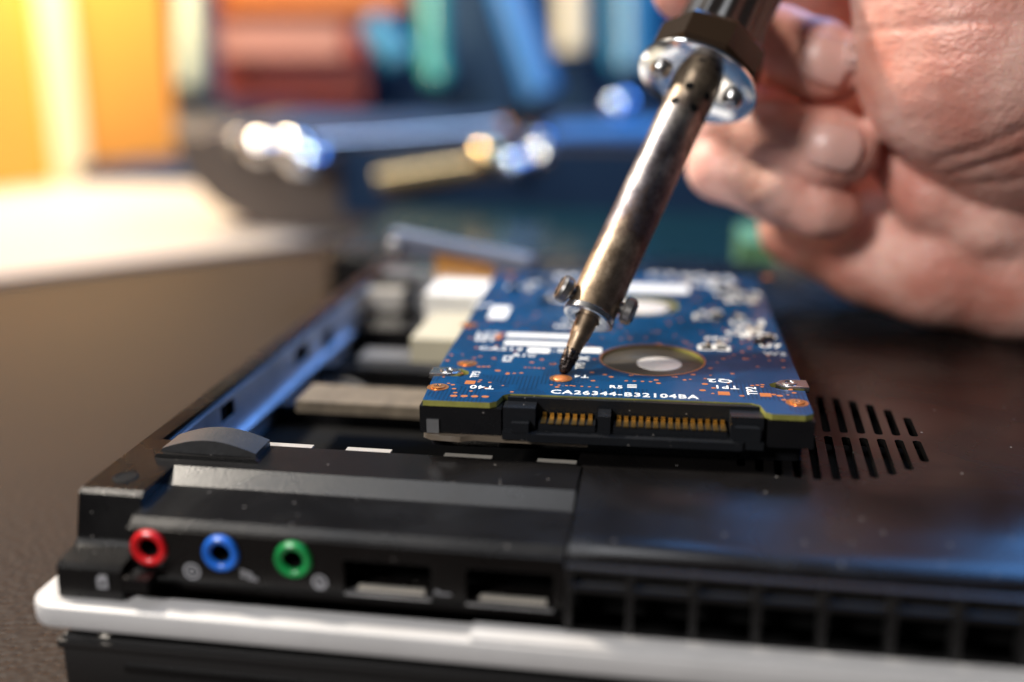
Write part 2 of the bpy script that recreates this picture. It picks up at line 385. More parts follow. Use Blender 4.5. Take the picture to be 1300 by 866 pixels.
# ------------------------------------------------------------------ laptop (lying upside down)
lap = thing('laptop', 'black laptop with white trim lying upside down with its drive bay open', 'laptop', (20, 250, DESK), world=True)
XL, XR, YF, YB = -95.0, 175.0, 140.0, 348.0
BX0, BX1, BY0, BY1 = -91.8, -15.0, 171.5, 309.0
BF = -16.0
# top cover around the bay, with the speaker slots cut through it
slots = []
scx, scy, sr = 26.5, 193.0, 22.0
for i in range(-7, 8):
    x = scx + i*3.15
    h = math.sqrt(max(0, sr*sr-(i*3.15)**2))
    for lo, hi in ((scy+1.1, scy+h), (scy-h, scy-1.1)):
        if hi-lo > 2.0:
            sk = -.05
            lp = rrect(-.75, .75, lo, hi, .7, 3)
            slots.append([(x+px-(py-scy)*sk, py) for px, py in lp])
cover = plate('bottom_cover', [[(BX1, 170.6), (XR, 170.6), (XR, YB), (XL, YB), (XL, BY0), (BX0, BY0), (BX0, BY1), (BX1, BY1)]] + slots, 1.6, 'black_gloss', lap, Matrix.Translation((0, 0, -1.6)), .06)
box('speaker_well', -2, 52, 171, 220, -6, -3.4, 'deep_black', lap, 0)
# front strip of the left part: flat, bevelled ridge, lower shelf
prism('front_ledge', [(BY0, 0), (160.4, 0), (156.4, -1.9), (145.2, -2.4), (143.7, -3.3), (143.7, -4.6), (BY0, -4.6)], YZ, -84.0, -14.3, 'black_plastic', lap, .4, 3, 9)
# left end of the front: sloping corner block with screw hole and stepped face
prism('corner_block', [(BY0, -.02), (149.4, -.02), (148.4, -.6), (146.4, -7.6), (145.6, -8.4), (140.6, -8.9), (139.8, -9.6), (139.6, -14.6), (BY0, -14.6)], YZ, XL, -84.02, 'black_plastic', lap, .4, 2, 9)
lathe('screw_hole', [(2.2, 0), (2.0, .16), (1.7, .18), (1.6, .05)], 'deep_black', lap, 28, Matrix.Translation((-89.8, 154.3, .0)), True)
# front panel with openings
def front(name, loops, y, thick, m, bev=.15):
    # loops in (x, z) ; panel faces the camera at y
    return plate(name, loops, thick, m, lap, Matrix.Translation((0, y+thick, 0)) @ Matrix.Rotation(math.pi/2, 4, 'X'), bev)
FY = 143.0
def fx(px, py): p = ony(px, py, FY); return p.x, p.z
jx = [(*fx(190, 695), 'red_jack'), (*fx(281, 702), 'blue_jack'), (*fx(373, 710), 'green_jack')]
u1 = (fx(438, 757)[0], fx(548, 757)[0], fx(490, 758)[1], fx(490, 715)[1]); u2 = (fx(592, 770)[0], fx(703, 770)[0], fx(650, 772)[1], fx(650, 726)[1])
front('port_panel', [[(-84.0, -11.8), (-14.4, -11.8), (-14.4, -3.4), (-84.0, -3.4)]] + [circle(x, z, 2.3, 28) for x, z, _ in jx] + [rrect(*u1, .4), rrect(*u2, .4)], FY, 1.2, 'black_gloss')
box('port_backing', -84, -14.4, 152, 153, -14.8, -4.7, 'deep_black', lap, 0)
box('sill', -84, -14.4, 144.5, 149.0, -14.6, -12.0, 'black_gloss', lap, .3)
for x, z, m in jx:
    M = basis((x, FY, z), (0, -1, 0))
    lathe('audio_jack', [(1.55, -.2), (1.62, .2), (1.75, .45), (2.1, .75), (2.6, .85), (2.95, .6), (3.1, .1), (3.1, -.6)], m, lap, 36, M, False)
    lathe('jack_bore', [(.001, -4.9), (1.3, -4.9), (1.56, .1), (1.7, .1), (1.7, -5)], 'deep_black', lap, 24, M, False)
for a in (u1, u2):
    box('usb_shell', a[0]+.1, a[1]-.1, FY-.3, FY+1.6, a[2]+.02, a[2]+.35, 'grey_metal', lap, .1)
    box('usb_tongue', a[0]+2.0, a[1]-1.2, FY+.3, FY+1.4, a[2]+.75, a[2]+1.2, 'tin_tab', lap, .15)
box('lock_button', -83.4, -79.2, 138.9, 142.4, -12.6, -10.2, 'black_plastic', lap, .35)
# icons printed beside the sockets
def fm(x, z, y=142.93, r=0): return Matrix.Translation((x, y, z)) @ Matrix.Rotation(math.pi/2, 4, 'X') @ Matrix.Rotation(r, 4, 'Z')
plate('microphone_icon', [rrect(-.55, .55, -.9, 1.1, .5), rrect(-.18, .18, -.5, .6, .15)], .05, 'icon_grey', lap, fm(*fx(158, 718)))
plate('microphone_icon', [circle(0, 0, 1.15, 20), circle(0, 0, .85, 20)], .04, 'icon_grey', lap, fm(*fx(158, 718)))
plate('audio_icon', [circle(0, 0, 1.45, 24), circle(0, 0, 1.05, 24)], .05, 'icon_grey', lap, fm(*fx(244, 725)))
plate('audio_icon', [circle(0, 0, .6, 16), circle(.1, 0, .25, 12)], .05, 'icon_grey', lap, fm(*fx(244, 725)))
for dx, dz, r in ((-.9, .2, .45), (.2, -.1, .5), (1.1, -.35, .4)):
    plate('line_icon', [circle(0, 0, r, 14), circle(0, 0, r*.45, 10)], .05, 'icon_grey', lap, fm(fx(316, 732)[0]+dx, fx(316, 732)[1]+dz))
plate('line_icon', [rrect(-1.5, .6, -.15, .15, .1)], .05, 'icon_grey', lap, fm(*fx(316, 727), r=-.3))
plate('headphone_icon', [circle(0, 0, 1.3, 24), circle(0, .1, .85, 20)], .05, 'icon_grey', lap, fm(*fx(406, 739)))
plate('headphone_icon', [rrect(-.3, .3, -.6, .6, .25)], .05, 'icon_grey', lap, fm(*fx(406, 739)))
plate('card_icon', [[(-.9, -1.2), (.9, -1.2), (.9, 1.2), (-.3, 1.2), (-.9, .6)], rrect(-.4, .4, -.7, .1, .1)], .05, 'icon_grey', lap, fm(-87.2, -11.4, 139.52))
plate('usb_icon', [rrect(-1.3, 1.3, -.13, .13, .1)], .05, 'icon_grey', lap, fm(*fx(562, 754)))
plate('usb_icon', [circle(0, 0, .4, 12)], .05, 'icon_grey', lap, fm(*fx(555, 752)))
# right part: rounded edge rolling over into a grille
roll = [(170.5 - 1.75*k, -.0045*(1.75*k)**2) for k in range(11)]
zr = roll[-1][1]
arc = [(153.0 - 9.2*math.sin(math.radians(d))/math.sin(math.radians(72)), zr - .25 - 2.5*(1-math.cos(math.radians(d)))) for d in range(20, 73, 13)]
prism('rounded_edge', roll + arc + [(143.9, zr-2.6), (170.5, zr-2.6)], YZ, -13.9, XR, 'black_gloss', lap, .1, 1)
gx = [-13.4, -4.3, 5.0, 14.1, 23.4, 33.0, 42.0, 51.2, 60.4, 69.6, 78.8, 88, 97.2, 106.4, 115.6]
grille = box('vent_grille', -13.9, XR, 140.7, 142.0, -4.3, -3.35, 'grill_black', lap, .15)
box('grille_rail', -13.9, XR, 140.6, 142.0, -7.2, -6.3, 'grill_black', grille, .15)
box('grille_rail', -13.9, XR, 140.6, 142.0, -14.6, -13.8, 'grill_black', grille, .15)
for g in gx:
    box('grille_bar', g-.55, g+.55, 140.75, 144.5, -6.32, -4.28, 'grill_black', grille, .12)
    box('grille_bar', g-.5, g+.5, 140.75, 144.5, -13.82, -7.18, 'grill_black', grille, .12)
box('grille_backing', -13.9, XR, 148, 149, -14.6, -4.4, 'deep_black', lap, 0)
# bay: walls, floor and fittings
box('bay_floor', BX0-3, BX1+3, BY0-2, BY1+3, BF-1.2, BF, 'deep_black', lap, 0)
# inner metal side wall with cut-outs
wloops = [[(BY0, BF+.02), (BY1, BF+.02), (BY1, -1.7), (BY0, -1.7)], rrect(196, 203, -6.5, -2.6, .3), rrect(240, 250, -8.0, -3.2, .3), rrect(262, 270, -10.5, -5, .3), rrect(176, 183, -13.0, -7.5, .3)]
plate('bay_side_wall', wloops, .5, 'shield_metal', lap, Matrix(((0, 0, 1, BX0), (1, 0, 0, 0), (0, 1, 0, 0), (0, 0, 0, 1))), .05)
box('side_liner', XL+.3, BX0-.8, BY0, BY1, BF, -1.7, 'deep_black', lap, 0)
prism('bay_side_rail', [(BX0+.55, -10.2), (BX0+2.2, -10.8), (BX0+2.2, -11.4), (BX0+.55, -11.4)], XZ, BY0+.2, BY1, 'shield_metal', lap, .1)
box('bay_front_wall', BX0, BX1, BY0-1.4, BY0-.02, BF, -4.62, 'black_plastic', lap, .1)
box('bay_right_wall', BX1, BX1+1, BY0, BY1, BF, -1.7, 'grey_metal', lap, .1)
box('bay_back_wall', BX0, BX1, BY1, BY1+1, BF, -1.7, 'black_plastic', lap, .1)
for a, b, z in ((335, 395, 567), (432, 492, 577), (560, 623, 582), (680, 731, 588)):
    A = onz(a, z, 0); B = onz(b, z, 0)
    box('bay_tab', A.x, B.x, BY0+.05, BY0+2.4, -.75, -.35, 'tin_tab', lap, .1)
# rubber foot in front of the bay, an arched grip
pts = []
for i in range(13):
    u = i/12; pts.append((-88.2+17.4*u, .02+.6+2.6*math.sin(math.pi*(.08+.84*u))))
prism('rubber_foot', [(-88.2, .0)] + pts + [(-70.8, .0)], XZ, 164.4, 171.2, 'rubber', lap, .5, 3)
prism('rubber_foot_base', [(-89.2, .02), (-88.6, .7), (-70.4, .7), (-69.8, .02)], XZ, 163.2, 164.3, 'black_plastic', lap, .2)
# things in the bay
box('bay_bracket', -94, -79.5, 298.5, 306, -8.2, -2.5, 'tin_tab', lap, .8)
box('bay_bracket', -90.5, -62, 284, 297, BF, -9.5, 'black_plastic', lap, .6)
box('foam_strip', -80, -40, 209, 221, -7.6, -5.0, 'sponge', lap, 1.0, 3)
box('metal_strip', -82, -55, 262, 271, BF, BF+4.5, 'grey_metal', lap, .6)
box('bay_back_lip', -88, -16, 309.9, 314, .02, 1.6, 'grey_metal', lap, .4)
for k, (y0, m) in enumerate(((226, 'rubber'), (229, 'rubber'), (232.5, 'rubber'))):
    tube('bay_wire', [(-89, y0+18, -14.6), (-80, y0+14+k, -13.8), (-66, y0+2, -13.2), (-50, y0-3, -13.6), (-30, y0+1, -14.6)], .8, m, lap, 10)
for bx, by in ((-82, 197), (-60, 191), (-84, 256), (-70, 279)):
    lathe('bay_screw', [(2.3, BF), (2.2, BF+.9), (1.6, BF+1.3), (.6, BF+1.3), (.4, BF+.9), (.001, BF+.9)], 'steel', lap, 24, Matrix.Translation((bx, by, 0)))
box('bay_rib', -91, -16, 223.5, 225, BF, -11.5, 'black_plastic', lap, .3)
box('bay_rib', -91, -16, 253, 254.5, BF, -11.5, 'black_plastic', lap, .3)
# white trim frame
def trim_outline(x0, y0, r):
    out = [(XR+3, 346)]; 
    out += [(x0, 346)]
    for i in range(9):
        a = math.radians(180+90*i/8); out.append((x0+r+r*math.cos(a), y0+r+r*math.sin(a)))
    out.append((XR+3, y0)); return out
plate('white_trim', [trim_outline(-99.8, 136.6, 5), rrect(-95.5, XR-1, 142.5, 342, 2)], 4.0, 'white_trim', lap, Matrix.Translation((0, 0, -18.8)), .8)
def stepbox(x0, x1, z1):
    prism('trim_step', [(137.1, -15.4), (137.25, z1-.4), (137.9, z1), (141.0, z1), (141, -15.4)], YZ, x0, x1, 'white_trim', lap, .15)
stepbox(-27.6, XR, -13.95)
# closed screen half underneath
plate('screen_lid', [rrect(-97.5, XR-2, 141.5, 345, 1.4)], 11.6, 'grill_black', lap, Matrix.Translation((0, 0, DESK+.6)), 1.2)
plate('lid_rim', [rrect(-97.8, XR-2, 141.0, 345, .8)], 1.4, 'grill_black', lap, Matrix.Translation((0, 0, -25.2)), .1)
box('lid_groove_strip', -86, XR-20, 140.9, 142, -28.6, -27.4, 'black_plastic', lap, .3)
box('hinge_gap_filler', -95.5, XR-6, 143.5, 340, -23.6, -20.2, 'deep_black', lap, 0)
for fx, fy in ((-80, 160), (150, 160), (-80, 330), (150, 330)):
    lathe('lid_pad', [(4, DESK+.02), (4, DESK+.7)], 'rubber', lap, 20, Matrix.Translation((fx, fy, 0)))

# ------------------------------------------------------------------ hard drive
HW, HL, HT, HROT = 68.5, 106.0, 9.5, math.radians(2.0)
HO = Vector((-43.5, 173.6, 0.05))
hdd = thing('hard_drive', 'laptop hard drive with blue circuit board facing up, lying across the open bay', 'hard drive', HO, Quaternion((0, 0, 1), HROT))
def hl(px, py):
    p = onz(px, py, HT) - HO; c, s = math.cos(HROT), math.sin(HROT)
    return p.x*c+p.y*s, -p.x*s+p.y*c
prism('base_casting', rrect(1.2, HW-1.2, 2.6, HL-2, 1.5), XY, 0, 3.4, 'hdd_black', hdd, .4)
prism('chassis', [(0, 0), (14.6, 0), (14.6, 5.4), (60.6, 5.4), (60.6, 0), (HW, 0), (HW, HL), (0, HL)], XY, 3.4, 8.35, 'hdd_black', hdd, .35)
# translucent moulded film along the lower front edge
fp = [(0.6, 0.3), (2.2, -.9), (7.5, -1.4), (8.6, -.7), (10, -.3), (14, -.6), (30, -.9), (30, 2.5), (.6, 2.5)]
prism('film_edge', fp, XY, 2.35, 3.36, 'clear_film', hdd, .25)
box('corner_post', 1.3, 3.5, -.35, .6, 3.5, 6.0, 'grey_metal', hdd, .2)
# circuit board
BT = 1.05; BZ = HT-BT
outer = [(0.6, .15), (1.6, 0), (12.6, 0), (13.7, .9), (14.4, 4.2), (15.6, 5.2), (58.2, 5.2), (59.6, 4.2), (60.2, .9), (61.2, 0), (66.8, 0), (68.2, 1.1), (68.5, 12.9), (64.6, 13.2), (62.6, 14.6), (62.4, 16.2), (64.2, 17.8), (68.5, 18.2), (68.5, HL-1.2), (67.4, HL), (1.2, HL), (0, HL-1.2), (0, 19.0), (4.4, 18.7), (6.2, 17.2), (6.4, 15.4), (5.0, 14.0), (0, 13.6)]
h1 = (41.1, 29.0, 10.1); h2 = (38.6, 72.0, 8.6)
pcb = plate('circuit_board', [outer, circle(*h1, 56), circle(*h2, 56)], BT, ['pcb_blue', 'pcb_edge'], hdd, Matrix.Translation((0, 0, BZ)))
for p in pcb.data.polygons: p.material_index = 0 if p.normal.z > .5 else 1
def ring(name, x, y, r0, r1, m, h=.06):
    return plate(name, [circle(x, y, r1, 40), circle(x, y, r0, 40)], h, m, pcb, Matrix.Translation((0, 0, HT)))
for k, (x, y, r) in enumerate((h1, h2)):
    ring('hole_rim', x, y, r+.02, r+.42, 'copper_ring' if k == 0 else 'pcb_edge')
    lathe('spindle_plate', [(r-.15, 8.4), (r-.15, 8.9), (r-.5, 9.1), (0.001, 9.1)], 'motor_disc', hdd, 56, Matrix.Translation((x, y, 0)))
    rr = 4.4 if k == 0 else 6.2
    lathe('spindle_hub', [(rr, 9.1), (rr, 9.22), (rr-.3, 9.32), (.001, 9.32)], 'motor_hub', hdd, 48, Matrix.Translation((x+(1.4 if k == 0 else .6), y-(1.6 if k == 0 else -.3), 0)))
# silver mounting tabs with countersunk screws
for x, s in ((0.0, 1), (HW, -1)):
    lp = [(-.9, -2.1), (2.6, -2.1), (4.0, -1.5), (4.9, 0), (4.0, 1.5), (2.6, 2.1), (-.9, 2.1)]
    o = plate('mounting_tab', [[(x+s*a, 16.0+b) for a, b in (lp if s > 0 else lp[::-1])], circle(x+s*2.4, 16.0, .8, 20)], 1.2, 'steel', hdd, Matrix.Translation((0, 0, 8.75)), .15)
    sc = lathe('tab_screw', [(1.45, 9.95), (1.35, 10.1), (.9, 10.12), (.7, 9.8), (.001, 9.75)], 'steel', hdd, 24, Matrix.Translation((x+s*2.4, 16.0, 0)))
# board screws in copper rings
def board_screw(px, py, r=1.6, ringr=2.0):
    x, y = hl(px, py)
    ring('copper_annulus', x, y, .35, ringr, 'copper_ring', .07)
    g = lathe('board_screw', [(r*.82, HT+.07), (r*.8, HT+.3), (r*.6, HT+.42), (r*.3, HT+.42), (r*.2, HT+.2), (.001, HT+.2)], 'copper_ring', hdd, 24, Matrix.Translation((x, y, 0)))
    bm = bm_box(-r*.5, r*.5, -.12, .12, HT+.4, HT+.46); bm_box(-.12, .12, -r*.5, r*.5, HT+.4, HT+.45, bm)
    bmesh.ops.rotate(bm, verts=bm.verts, cent=(0, 0, 0), matrix=Matrix.Rotation(random.random()*3, 3, 'Z'))
    bmesh.ops.translate(bm, verts=bm.verts, vec=(x, y, 0))
    from_bm('screw_slot', bm, 'steel', g)
for p in ((593, 462), (556, 492), (1012, 512), (596, 413)): board_screw(*p)
board_screw(975, 352, 1.4, 1.8); board_screw(648, 349, 1.4, 1.8)
x, y = hl(712, 481)
ring('solder_pad', x, y, .5, 2.15, 'copper_ring', .09)
lathe('solder_blob', [(1.5, HT+.05), (1.3, HT+.22), (.8, HT+.4), (.001, HT+.5)], 'copper_pad', pcb, 24, Matrix.Translation((x, y, 0)))
# flat rectangular pads and test points
def rectpad(px, py, wx, wy, m='copper_pad', name='copper_pad', r=.1, rot=0):
    x, y = hl(px, py)
    return plate(name, [rrect(-wx/2, wx/2, -wy/2, wy/2, r, 3)], .06, m, pcb, Matrix.Translation((x, y, HT)) @ Matrix.Rotation(rot, 4, 'Z'))
rectpad(597, 486, 1.9, 2.0); rectpad(919, 500, 2.1, 1.9); rectpad(972, 502, 2.0, 1.9)
rectpad(633, 428, 1.5, 4.2, r=.7)
rectpad(609, 516, .1, .1)
# printed white label fields
def field(px, py, wx, wy, r=.3, rot=0): return rectpad(px, py, wx, wy, 'silkscreen', 'label_field', r, rot)
field(634, 397, 4.4, 11.2, .8)
field(690, 427, 16, 3.0, .5); field(681, 436.8, 13.5, 3.0, .5)
field(684, 445.5, 4.6, 3.3, .3); field(742, 445, 7.0, 3.6, .3)
field(806, 366, 27, 8, 1.2)
field(906, 441, 5.2, 3.8, .2); field(918, 443, 2.8, 3.2, .1); field(895, 442, 3.0, 3.4, .2)
# lettering
def ptext(s, px, py, size, rot=0, bold=.0, xs=1.0):
    x, y = hl(px, py)
    return text('printed_text', s, size, Matrix.Translation((x, y, HT+.045)) @ Matrix.Rotation(rot, 4, 'Z'), 'silkscreen', pcb, bold, xs)
ptext('CA26344-B32104BA', 792, 501.5, 2.9, 0, .05, .97)
ptext('CA213', 636, 443.5, 2.9, 0, .05, 1.0)
ptext('-B', 709, 446, 2.9, 0, .05)
ptext('X', 741, 456, 3.4, 0, .06)
ptext('T40', 612, 492, 2.6, math.pi, .05)
ptext('TP3', 604, 476, 2.2, math.pi/2, .04)
ptext('TP1', 922, 492, 2.6, math.pi, .05)
ptext('Q2', 914, 484, 2.6, math.pi, .05, 1.3)
ptext('TP2', 955, 497, 2.6, math.pi/2, .05)
ptext('R1C', 666, 452, 2.4, 0, .05); ptext('IC5', 645, 456, 2.6, math.pi/2, .05)
ptext('TP5', 737, 465, 2.4, math.pi/2, .04); ptext('T4', 738, 478, 2.4, math.pi, .04)
ptext('III', 803, 491, 2.4, math.pi/2, .05); ptext('R5', 782, 492, 2.2, 0, .05)
ptext('LCT\nREX\nSET', 618, 428, 2.6, 0, .06)
ptext('FPC', 911, 431, 3.0, 0, .07)
for s, px, py, sz, rot in (('IC8 R21', 740, 416, 3.4, 0), ('C31 R7', 742, 408, 3.0, 0), ('U4', 702, 382, 4.5, 0), ('R12', 660, 365, 4.2, 0), ('C9', 690, 360, 4.6, 0), ('Q4', 612, 388, 3.4, 0),
                           ('R43\nC17', 905, 358, 6.5, 0), ('D3', 920, 364, 6.5, 0), ('L2', 896, 403, 6, 0), ('C52\nR9', 938, 378, 6.5, 0), ('IC1\nC3', 950, 415, 5.0, 0), ('R30', 962, 428, 4.6, 0), ('U7', 978, 440, 3.6, 0), ('C44', 945, 424, 4.5, 0), ('W2', 984, 450, 2.8, 0), ('C2', 840, 350, 6, 0), ('TP9', 770, 353, 5.5, 0), ('R8', 720, 352, 5.5, 0), ('R2', 760, 382, 4, 0), ('J', 968, 410, 5, 0), ('H1', 905, 398, 4.6, 0), ('K7', 880, 352, 5.5, 0)):
    ptext(s, px, py, sz, rot, .09)
mat('chip_white', (.62, .60, .56), .45); mat('chip_tan', (.30, .22, .14), .45); mat('chip_black', (.012, .012, .013), .35)
rc = random.Random(11); chips = {}
for k, (w_, d_, h_) in enumerate(((1.8, 1.0, .6), (1.2, .7, .5), (2.6, 2.0, .7))):
    bm = bm_box(-w_/2, w_/2, -d_/2, d_/2, 0, h_); bm_bevel(bm, .08, 1)
    me_ = bpy.data.meshes.new('chip_component'); bmesh.ops.recalc_face_normals(bm, faces=bm.faces); bmesh.ops.scale(bm, vec=(S, S, S), verts=bm.verts); bm.to_mesh(me_); bm.free()
    me_.materials.append(MATS[('chip_white', 'chip_tan', 'chip_black')[k]]); chips[k] = me_
for px, py, n_ in ((905, 360, 5), (928, 368, 4), (948, 380, 5), (962, 420, 5), (975, 432, 4), (898, 403, 3), (742, 412, 3), (662, 366, 3), (700, 382, 3), (905, 436, 3), (880, 356, 3), (690, 358, 3), (935, 400, 3)):
    for k in range(n_):
        x, y = hl(px+rc.uniform(-12, 12), py+rc.uniform(-5, 5))
        if not (2 < x < HW-2 and 8 < y < HL-3) or any((x-h[0])**2+(y-h[1])**2 < (h[2]+1.6)**2 for h in (h1, h2)): continue
        c_ = bpy.data.objects.new('chip_component', chips[rc.choice((0, 0, 1, 1, 2))]); col.objects.link(c_); c_.parent = pcb
        c_.location = (x*S, y*S, (HT+.03)*S); c_.rotation_euler = (0, 0, rc.choice((0, math.pi/2)))
# small vias: too small to pick apart
def vias():
    bm = bmesh.new()
    spots = []
    def row(px0, py0, px1, py1, n, r):
        for i in range(n):
            t = i/max(1, n-1); x, y = hl(px0+(px1-px0)*t, py0+(py1-py0)*t); spots.append((x, y, r))
    row(576, 503, 616, 504, 4, .55); row(700, 489, 758, 492, 7, .26); row(667, 467, 690, 468, 5, .26); row(575, 489, 578, 499, 3, .35)
    row(608, 466, 620, 466, 3, .34); row(833, 483, 836, 487, 2, .4); row(795, 484, 826, 485, 4, .3); row(955, 490, 968, 489, 3, .32)
    for px, py, r in ((573, 451, .35), (602, 455, .3), (610, 453, .3), (632, 471, .5), (645, 474, .3), (662, 474, .35), (598, 497, .3), (622, 486, .3), (650, 498, .3), (702, 463, .4), (688, 457, .4), (768, 476, .4), (776, 479, .4), (895, 488, .5), (892, 496, .5), (942, 503, .4), (990, 503, .5), (880, 476, .4), (902, 468, .35), (930, 475, .35), (946, 456, .5), (975, 452, .4), (994, 458, .4), (962, 466, .3), (610, 483, .3), (568, 458, .4)):
        x, y = hl(px, py); spots.append((x, y, r))
    rnd = random.Random(3)
    while len(spots) < 300:
        x, y = rnd.uniform(2, HW-2), rnd.uniform(7, HL-3)
        if any((x-h[0])**2+(y-h[1])**2 < (h[2]+1)**2 for h in (h1, h2)): continue
        if rnd.random() > (.9 if x > 44 else .35): continue
        if y < 9 and 20 < x < 50: continue
        spots.append((x, y, rnd.choice((.22, .26, .3, .38))))
    for x, y, r in spots:
        c = [bm.verts.new((x+r*1.25*math.cos(a), y+r*math.sin(a), HT+.035)) for a in (2*math.pi*k/8 for k in range(8))]
        d = [bm.verts.new((v.co.x, v.co.y, HT-.05)) for v in c]
        bm.faces.new(c)
        for k in range(8): bm.faces.new((d[k], d[(k+1) % 8], c[(k+1) % 8], c[k]))
    o = from_bm('via_pads', bm, 'copper_pad', pcb); o['kind'] = 'stuff'
vias()
# drive connector
con = prism('connector_shell', [(14.9, -1.2), (19.0, -1.2), (19.4, -1.9), (56.4, -1.9), (56.8, -1.2), (60.0, -1.2), (60.0, 5.15), (14.9, 5.15)], XY, 3.2, 4.6, 'connector_black', hdd, .25)
box('connector_back', 15.3, 59.6, 4.0, 5.1, 4.6, 9.25, 'connector_black', con, .2)
for x0, x1, y0, z1 in ((14.9, 20.6, .3, 8.6), (31.6, 33.8, -.4, 7.9), (54.4, 60.0, .3, 8.6)):
    box('connector_wall', x0, x1, y0, 3.98, 4.6, z1, 'connector_black', con, .35)
box('guide_ear', 16.6, 19.6, -1.4, .3, 4.6, 6.4, 'connector_black', con, .4)
prism('guide_ear', [(54.8, -1.3), (59.4, -1.3), (58.6, .28), (55.6, .28)], XY, 4.6, 7.2, 'connector_black', con, .35)
for x0, x1 in ((20.9, 31.4), (34.0, 54.2)):
    box('contact_tongue', x0+.3, x1-.3, .2, 3.9, 4.62, 6.0, 'connector_black', con, .2)
pin_me = None
for x0, n in ((22.0, 7), (35.2, 15)):
    for i in range(n):
        if pin_me is None:
            bm = bm_box(-.42, .42, .0, 3.3, 6.0, 6.22); bm_box(-.36, .36, 3.3, 3.75, 6.0, 6.9, bm)
            pin = from_bm('contact_pin', bm, 'gold', con); pin_me = pin.data
        else:
            pin = bpy.data.objects.new('contact_pin', pin_me); col.objects.link(pin); pin.parent = con
        pin.location = ((x0+i*1.36 if n == 7 else x0+i*1.29)*S, (-.15 if i % 3 else .1)*S, 0)

# ------------------------------------------------------------------ ribbon connector behind the drive
rib = thing('ribbon_connector', 'grey bar connector on an amber ribbon cable rising behind the blue drive', 'connector', at(560, 345, 318), world=True)
A, B = at(497, 300, 322), at(676, 336, 306)
d = (B-A).normalized(); L_ = (B-A).length
M = basis(A, d, (0, 0, 1))       # local x ~ up, z along the bar
bm = bm_prism(rrect(-4.6, 2.0, -4.4, 2.6, .6, 2), lambda p, a: M @ Vector((p[0], p[1], a)), 0, L_)
from_bm('connector_bar', bm, 'connector_grey', rib, angle=35)
for k in range(26):
    z = 2+k*(L_-4)/25
    bm = bm_prism(rrect(2.0, 2.5, -1.9, 1.9, .15, 1), lambda p, a: M @ Vector((p[0], p[1], a)), z-.35, z+.35)
    from_bm('contact_rib', bm, 'shield_metal', rib)
lathe('end_pin', [(1.9, 0), (1.9, 2.0), (1.4, 2.6), (.001, 2.7)], 'grey_metal', rib, 20, basis(at(503, 312, 318), (-.2, -1, .1)))
a0, a1 = at(552, 322, 314), at(628, 336, 308)
bm = bmesh.new()
path = [(0, 0, 0), (0, -1.0, -5.5), (0, -3.5, -9.5), (0, -12, -12.5)]
vs = []
for q in path:
    for s in (0, 1):
        base = a0.lerp(a1, s); vs.append(bm.verts.new(base + Vector(q)))
for i in range(len(path)-1): bm.faces.new((vs[2*i], vs[2*i+1], vs[2*i+3], vs[2*i+2]))
bmesh.ops.solidify(bm, geom=bm.faces[:], thickness=.35)
from_bm('ribbon', bm, 'amber_film', rib, angle=40)
def wedge(name, p, size, m, parent, rz=0, bev=.8):
    bm = bm_box(-size[0]/2, size[0]/2, -size[1]/2, size[1]/2, 0, size[2]); bm_bevel(bm, bev, 3)
    bmesh.ops.transform(bm, matrix=Matrix.Translation(p) @ Matrix.Rotation(rz, 4, 'Z'), verts=bm.verts)
    return from_bm(name, bm, m, parent, angle=40)
box('tape_wrap', -66, -49, 272, 290, -9, 4.2, 'white_tape', rib, 2.2, 4)
box('tape_wrap', -62, -48, 240, 266, -5, 1.0, 'cream_tape', rib, 2.0, 4)
box('plug_body', -75, -62, 298, 306, -8, 2.5, 'grey_metal', rib, .8)

# ------------------------------------------------------------------ soldering iron
P0 = Vector((-20.0, 192.0, HT+.35)); P1 = Vector((3.2, 234.5, 61.7)); AX = (P1-P0).normalized()
vd = ray(800, 290).normalized(); xd = vd.cross(AX).normalized()
if xd.dot(RT) < 0: xd = -xd
yd = AX.cross(xd)
R3 = Matrix((xd, yd, AX)).transposed()
iron = thing('soldering_iron', 'soldering iron with heat-stained steel barrel touching the blue circuit board', 'soldering iron', P0, R3.to_quaternion())
# crusty tip
bm = bm_lathe([(.25, -.15), (.75, .1), (1.1, .9), (1.3, 2.0), (1.45, 3.4), (1.6, 4.8)], 26)
bmesh.ops.subdivide_edges(bm, edges=bm.edges[:], cuts=1)
for v in bm.verts:
    k = random.uniform(.74, 1.14); v.co.x *= k; v.co.y *= k; v.co.z += random.uniform(-.12, .12)
from_bm('burnt_tip', bm, 'crust', iron, True)
lathe('tip_cone', [(1.25, 3.3), (1.42, 4.4), (1.75, 7.6), (1.9, 8.0), (1.95, 8.3), (2.2, 12.4), (2.25, 14.5)], 'heated_steel', iron, 40)
E0 = 11.9
lathe('barrel_cap', [(2.5, E0+.9), (2.6, E0+.1), (2.9, E0), (4.85, E0), (5.12, E0+.25), (5.15, E0+1.3), (4.95, E0+1.5), (4.8, E0+1.5)], 'steel', iron, 56)
shaft = lathe('barrel', [(4.7, E0+1.45), (4.86, E0+1.55), (4.86, 64), (5.0, 68.0), (5.15, 69.5), (5.15, 70.4)], 'heated_steel', iron, 64)
# vent holes around the upper barrel: raised black discs paint in their shade
for zc, off in ((62.0, .28), (66.2, .0)):
    for k in range(7):
        a = off*2 + 2*math.pi*k/7
        dirv = Vector((math.cos(a), math.sin(a), 0))
        r0 = 4.86 if zc < 64 else 4.97
        lathe('vent_hole_disc', [(.92, -.25), (.92, .05), (.001, .07)], 'deep_black', shaft, 18, basis(dirv*r0 + Vector((0, 0, zc)), dirv))
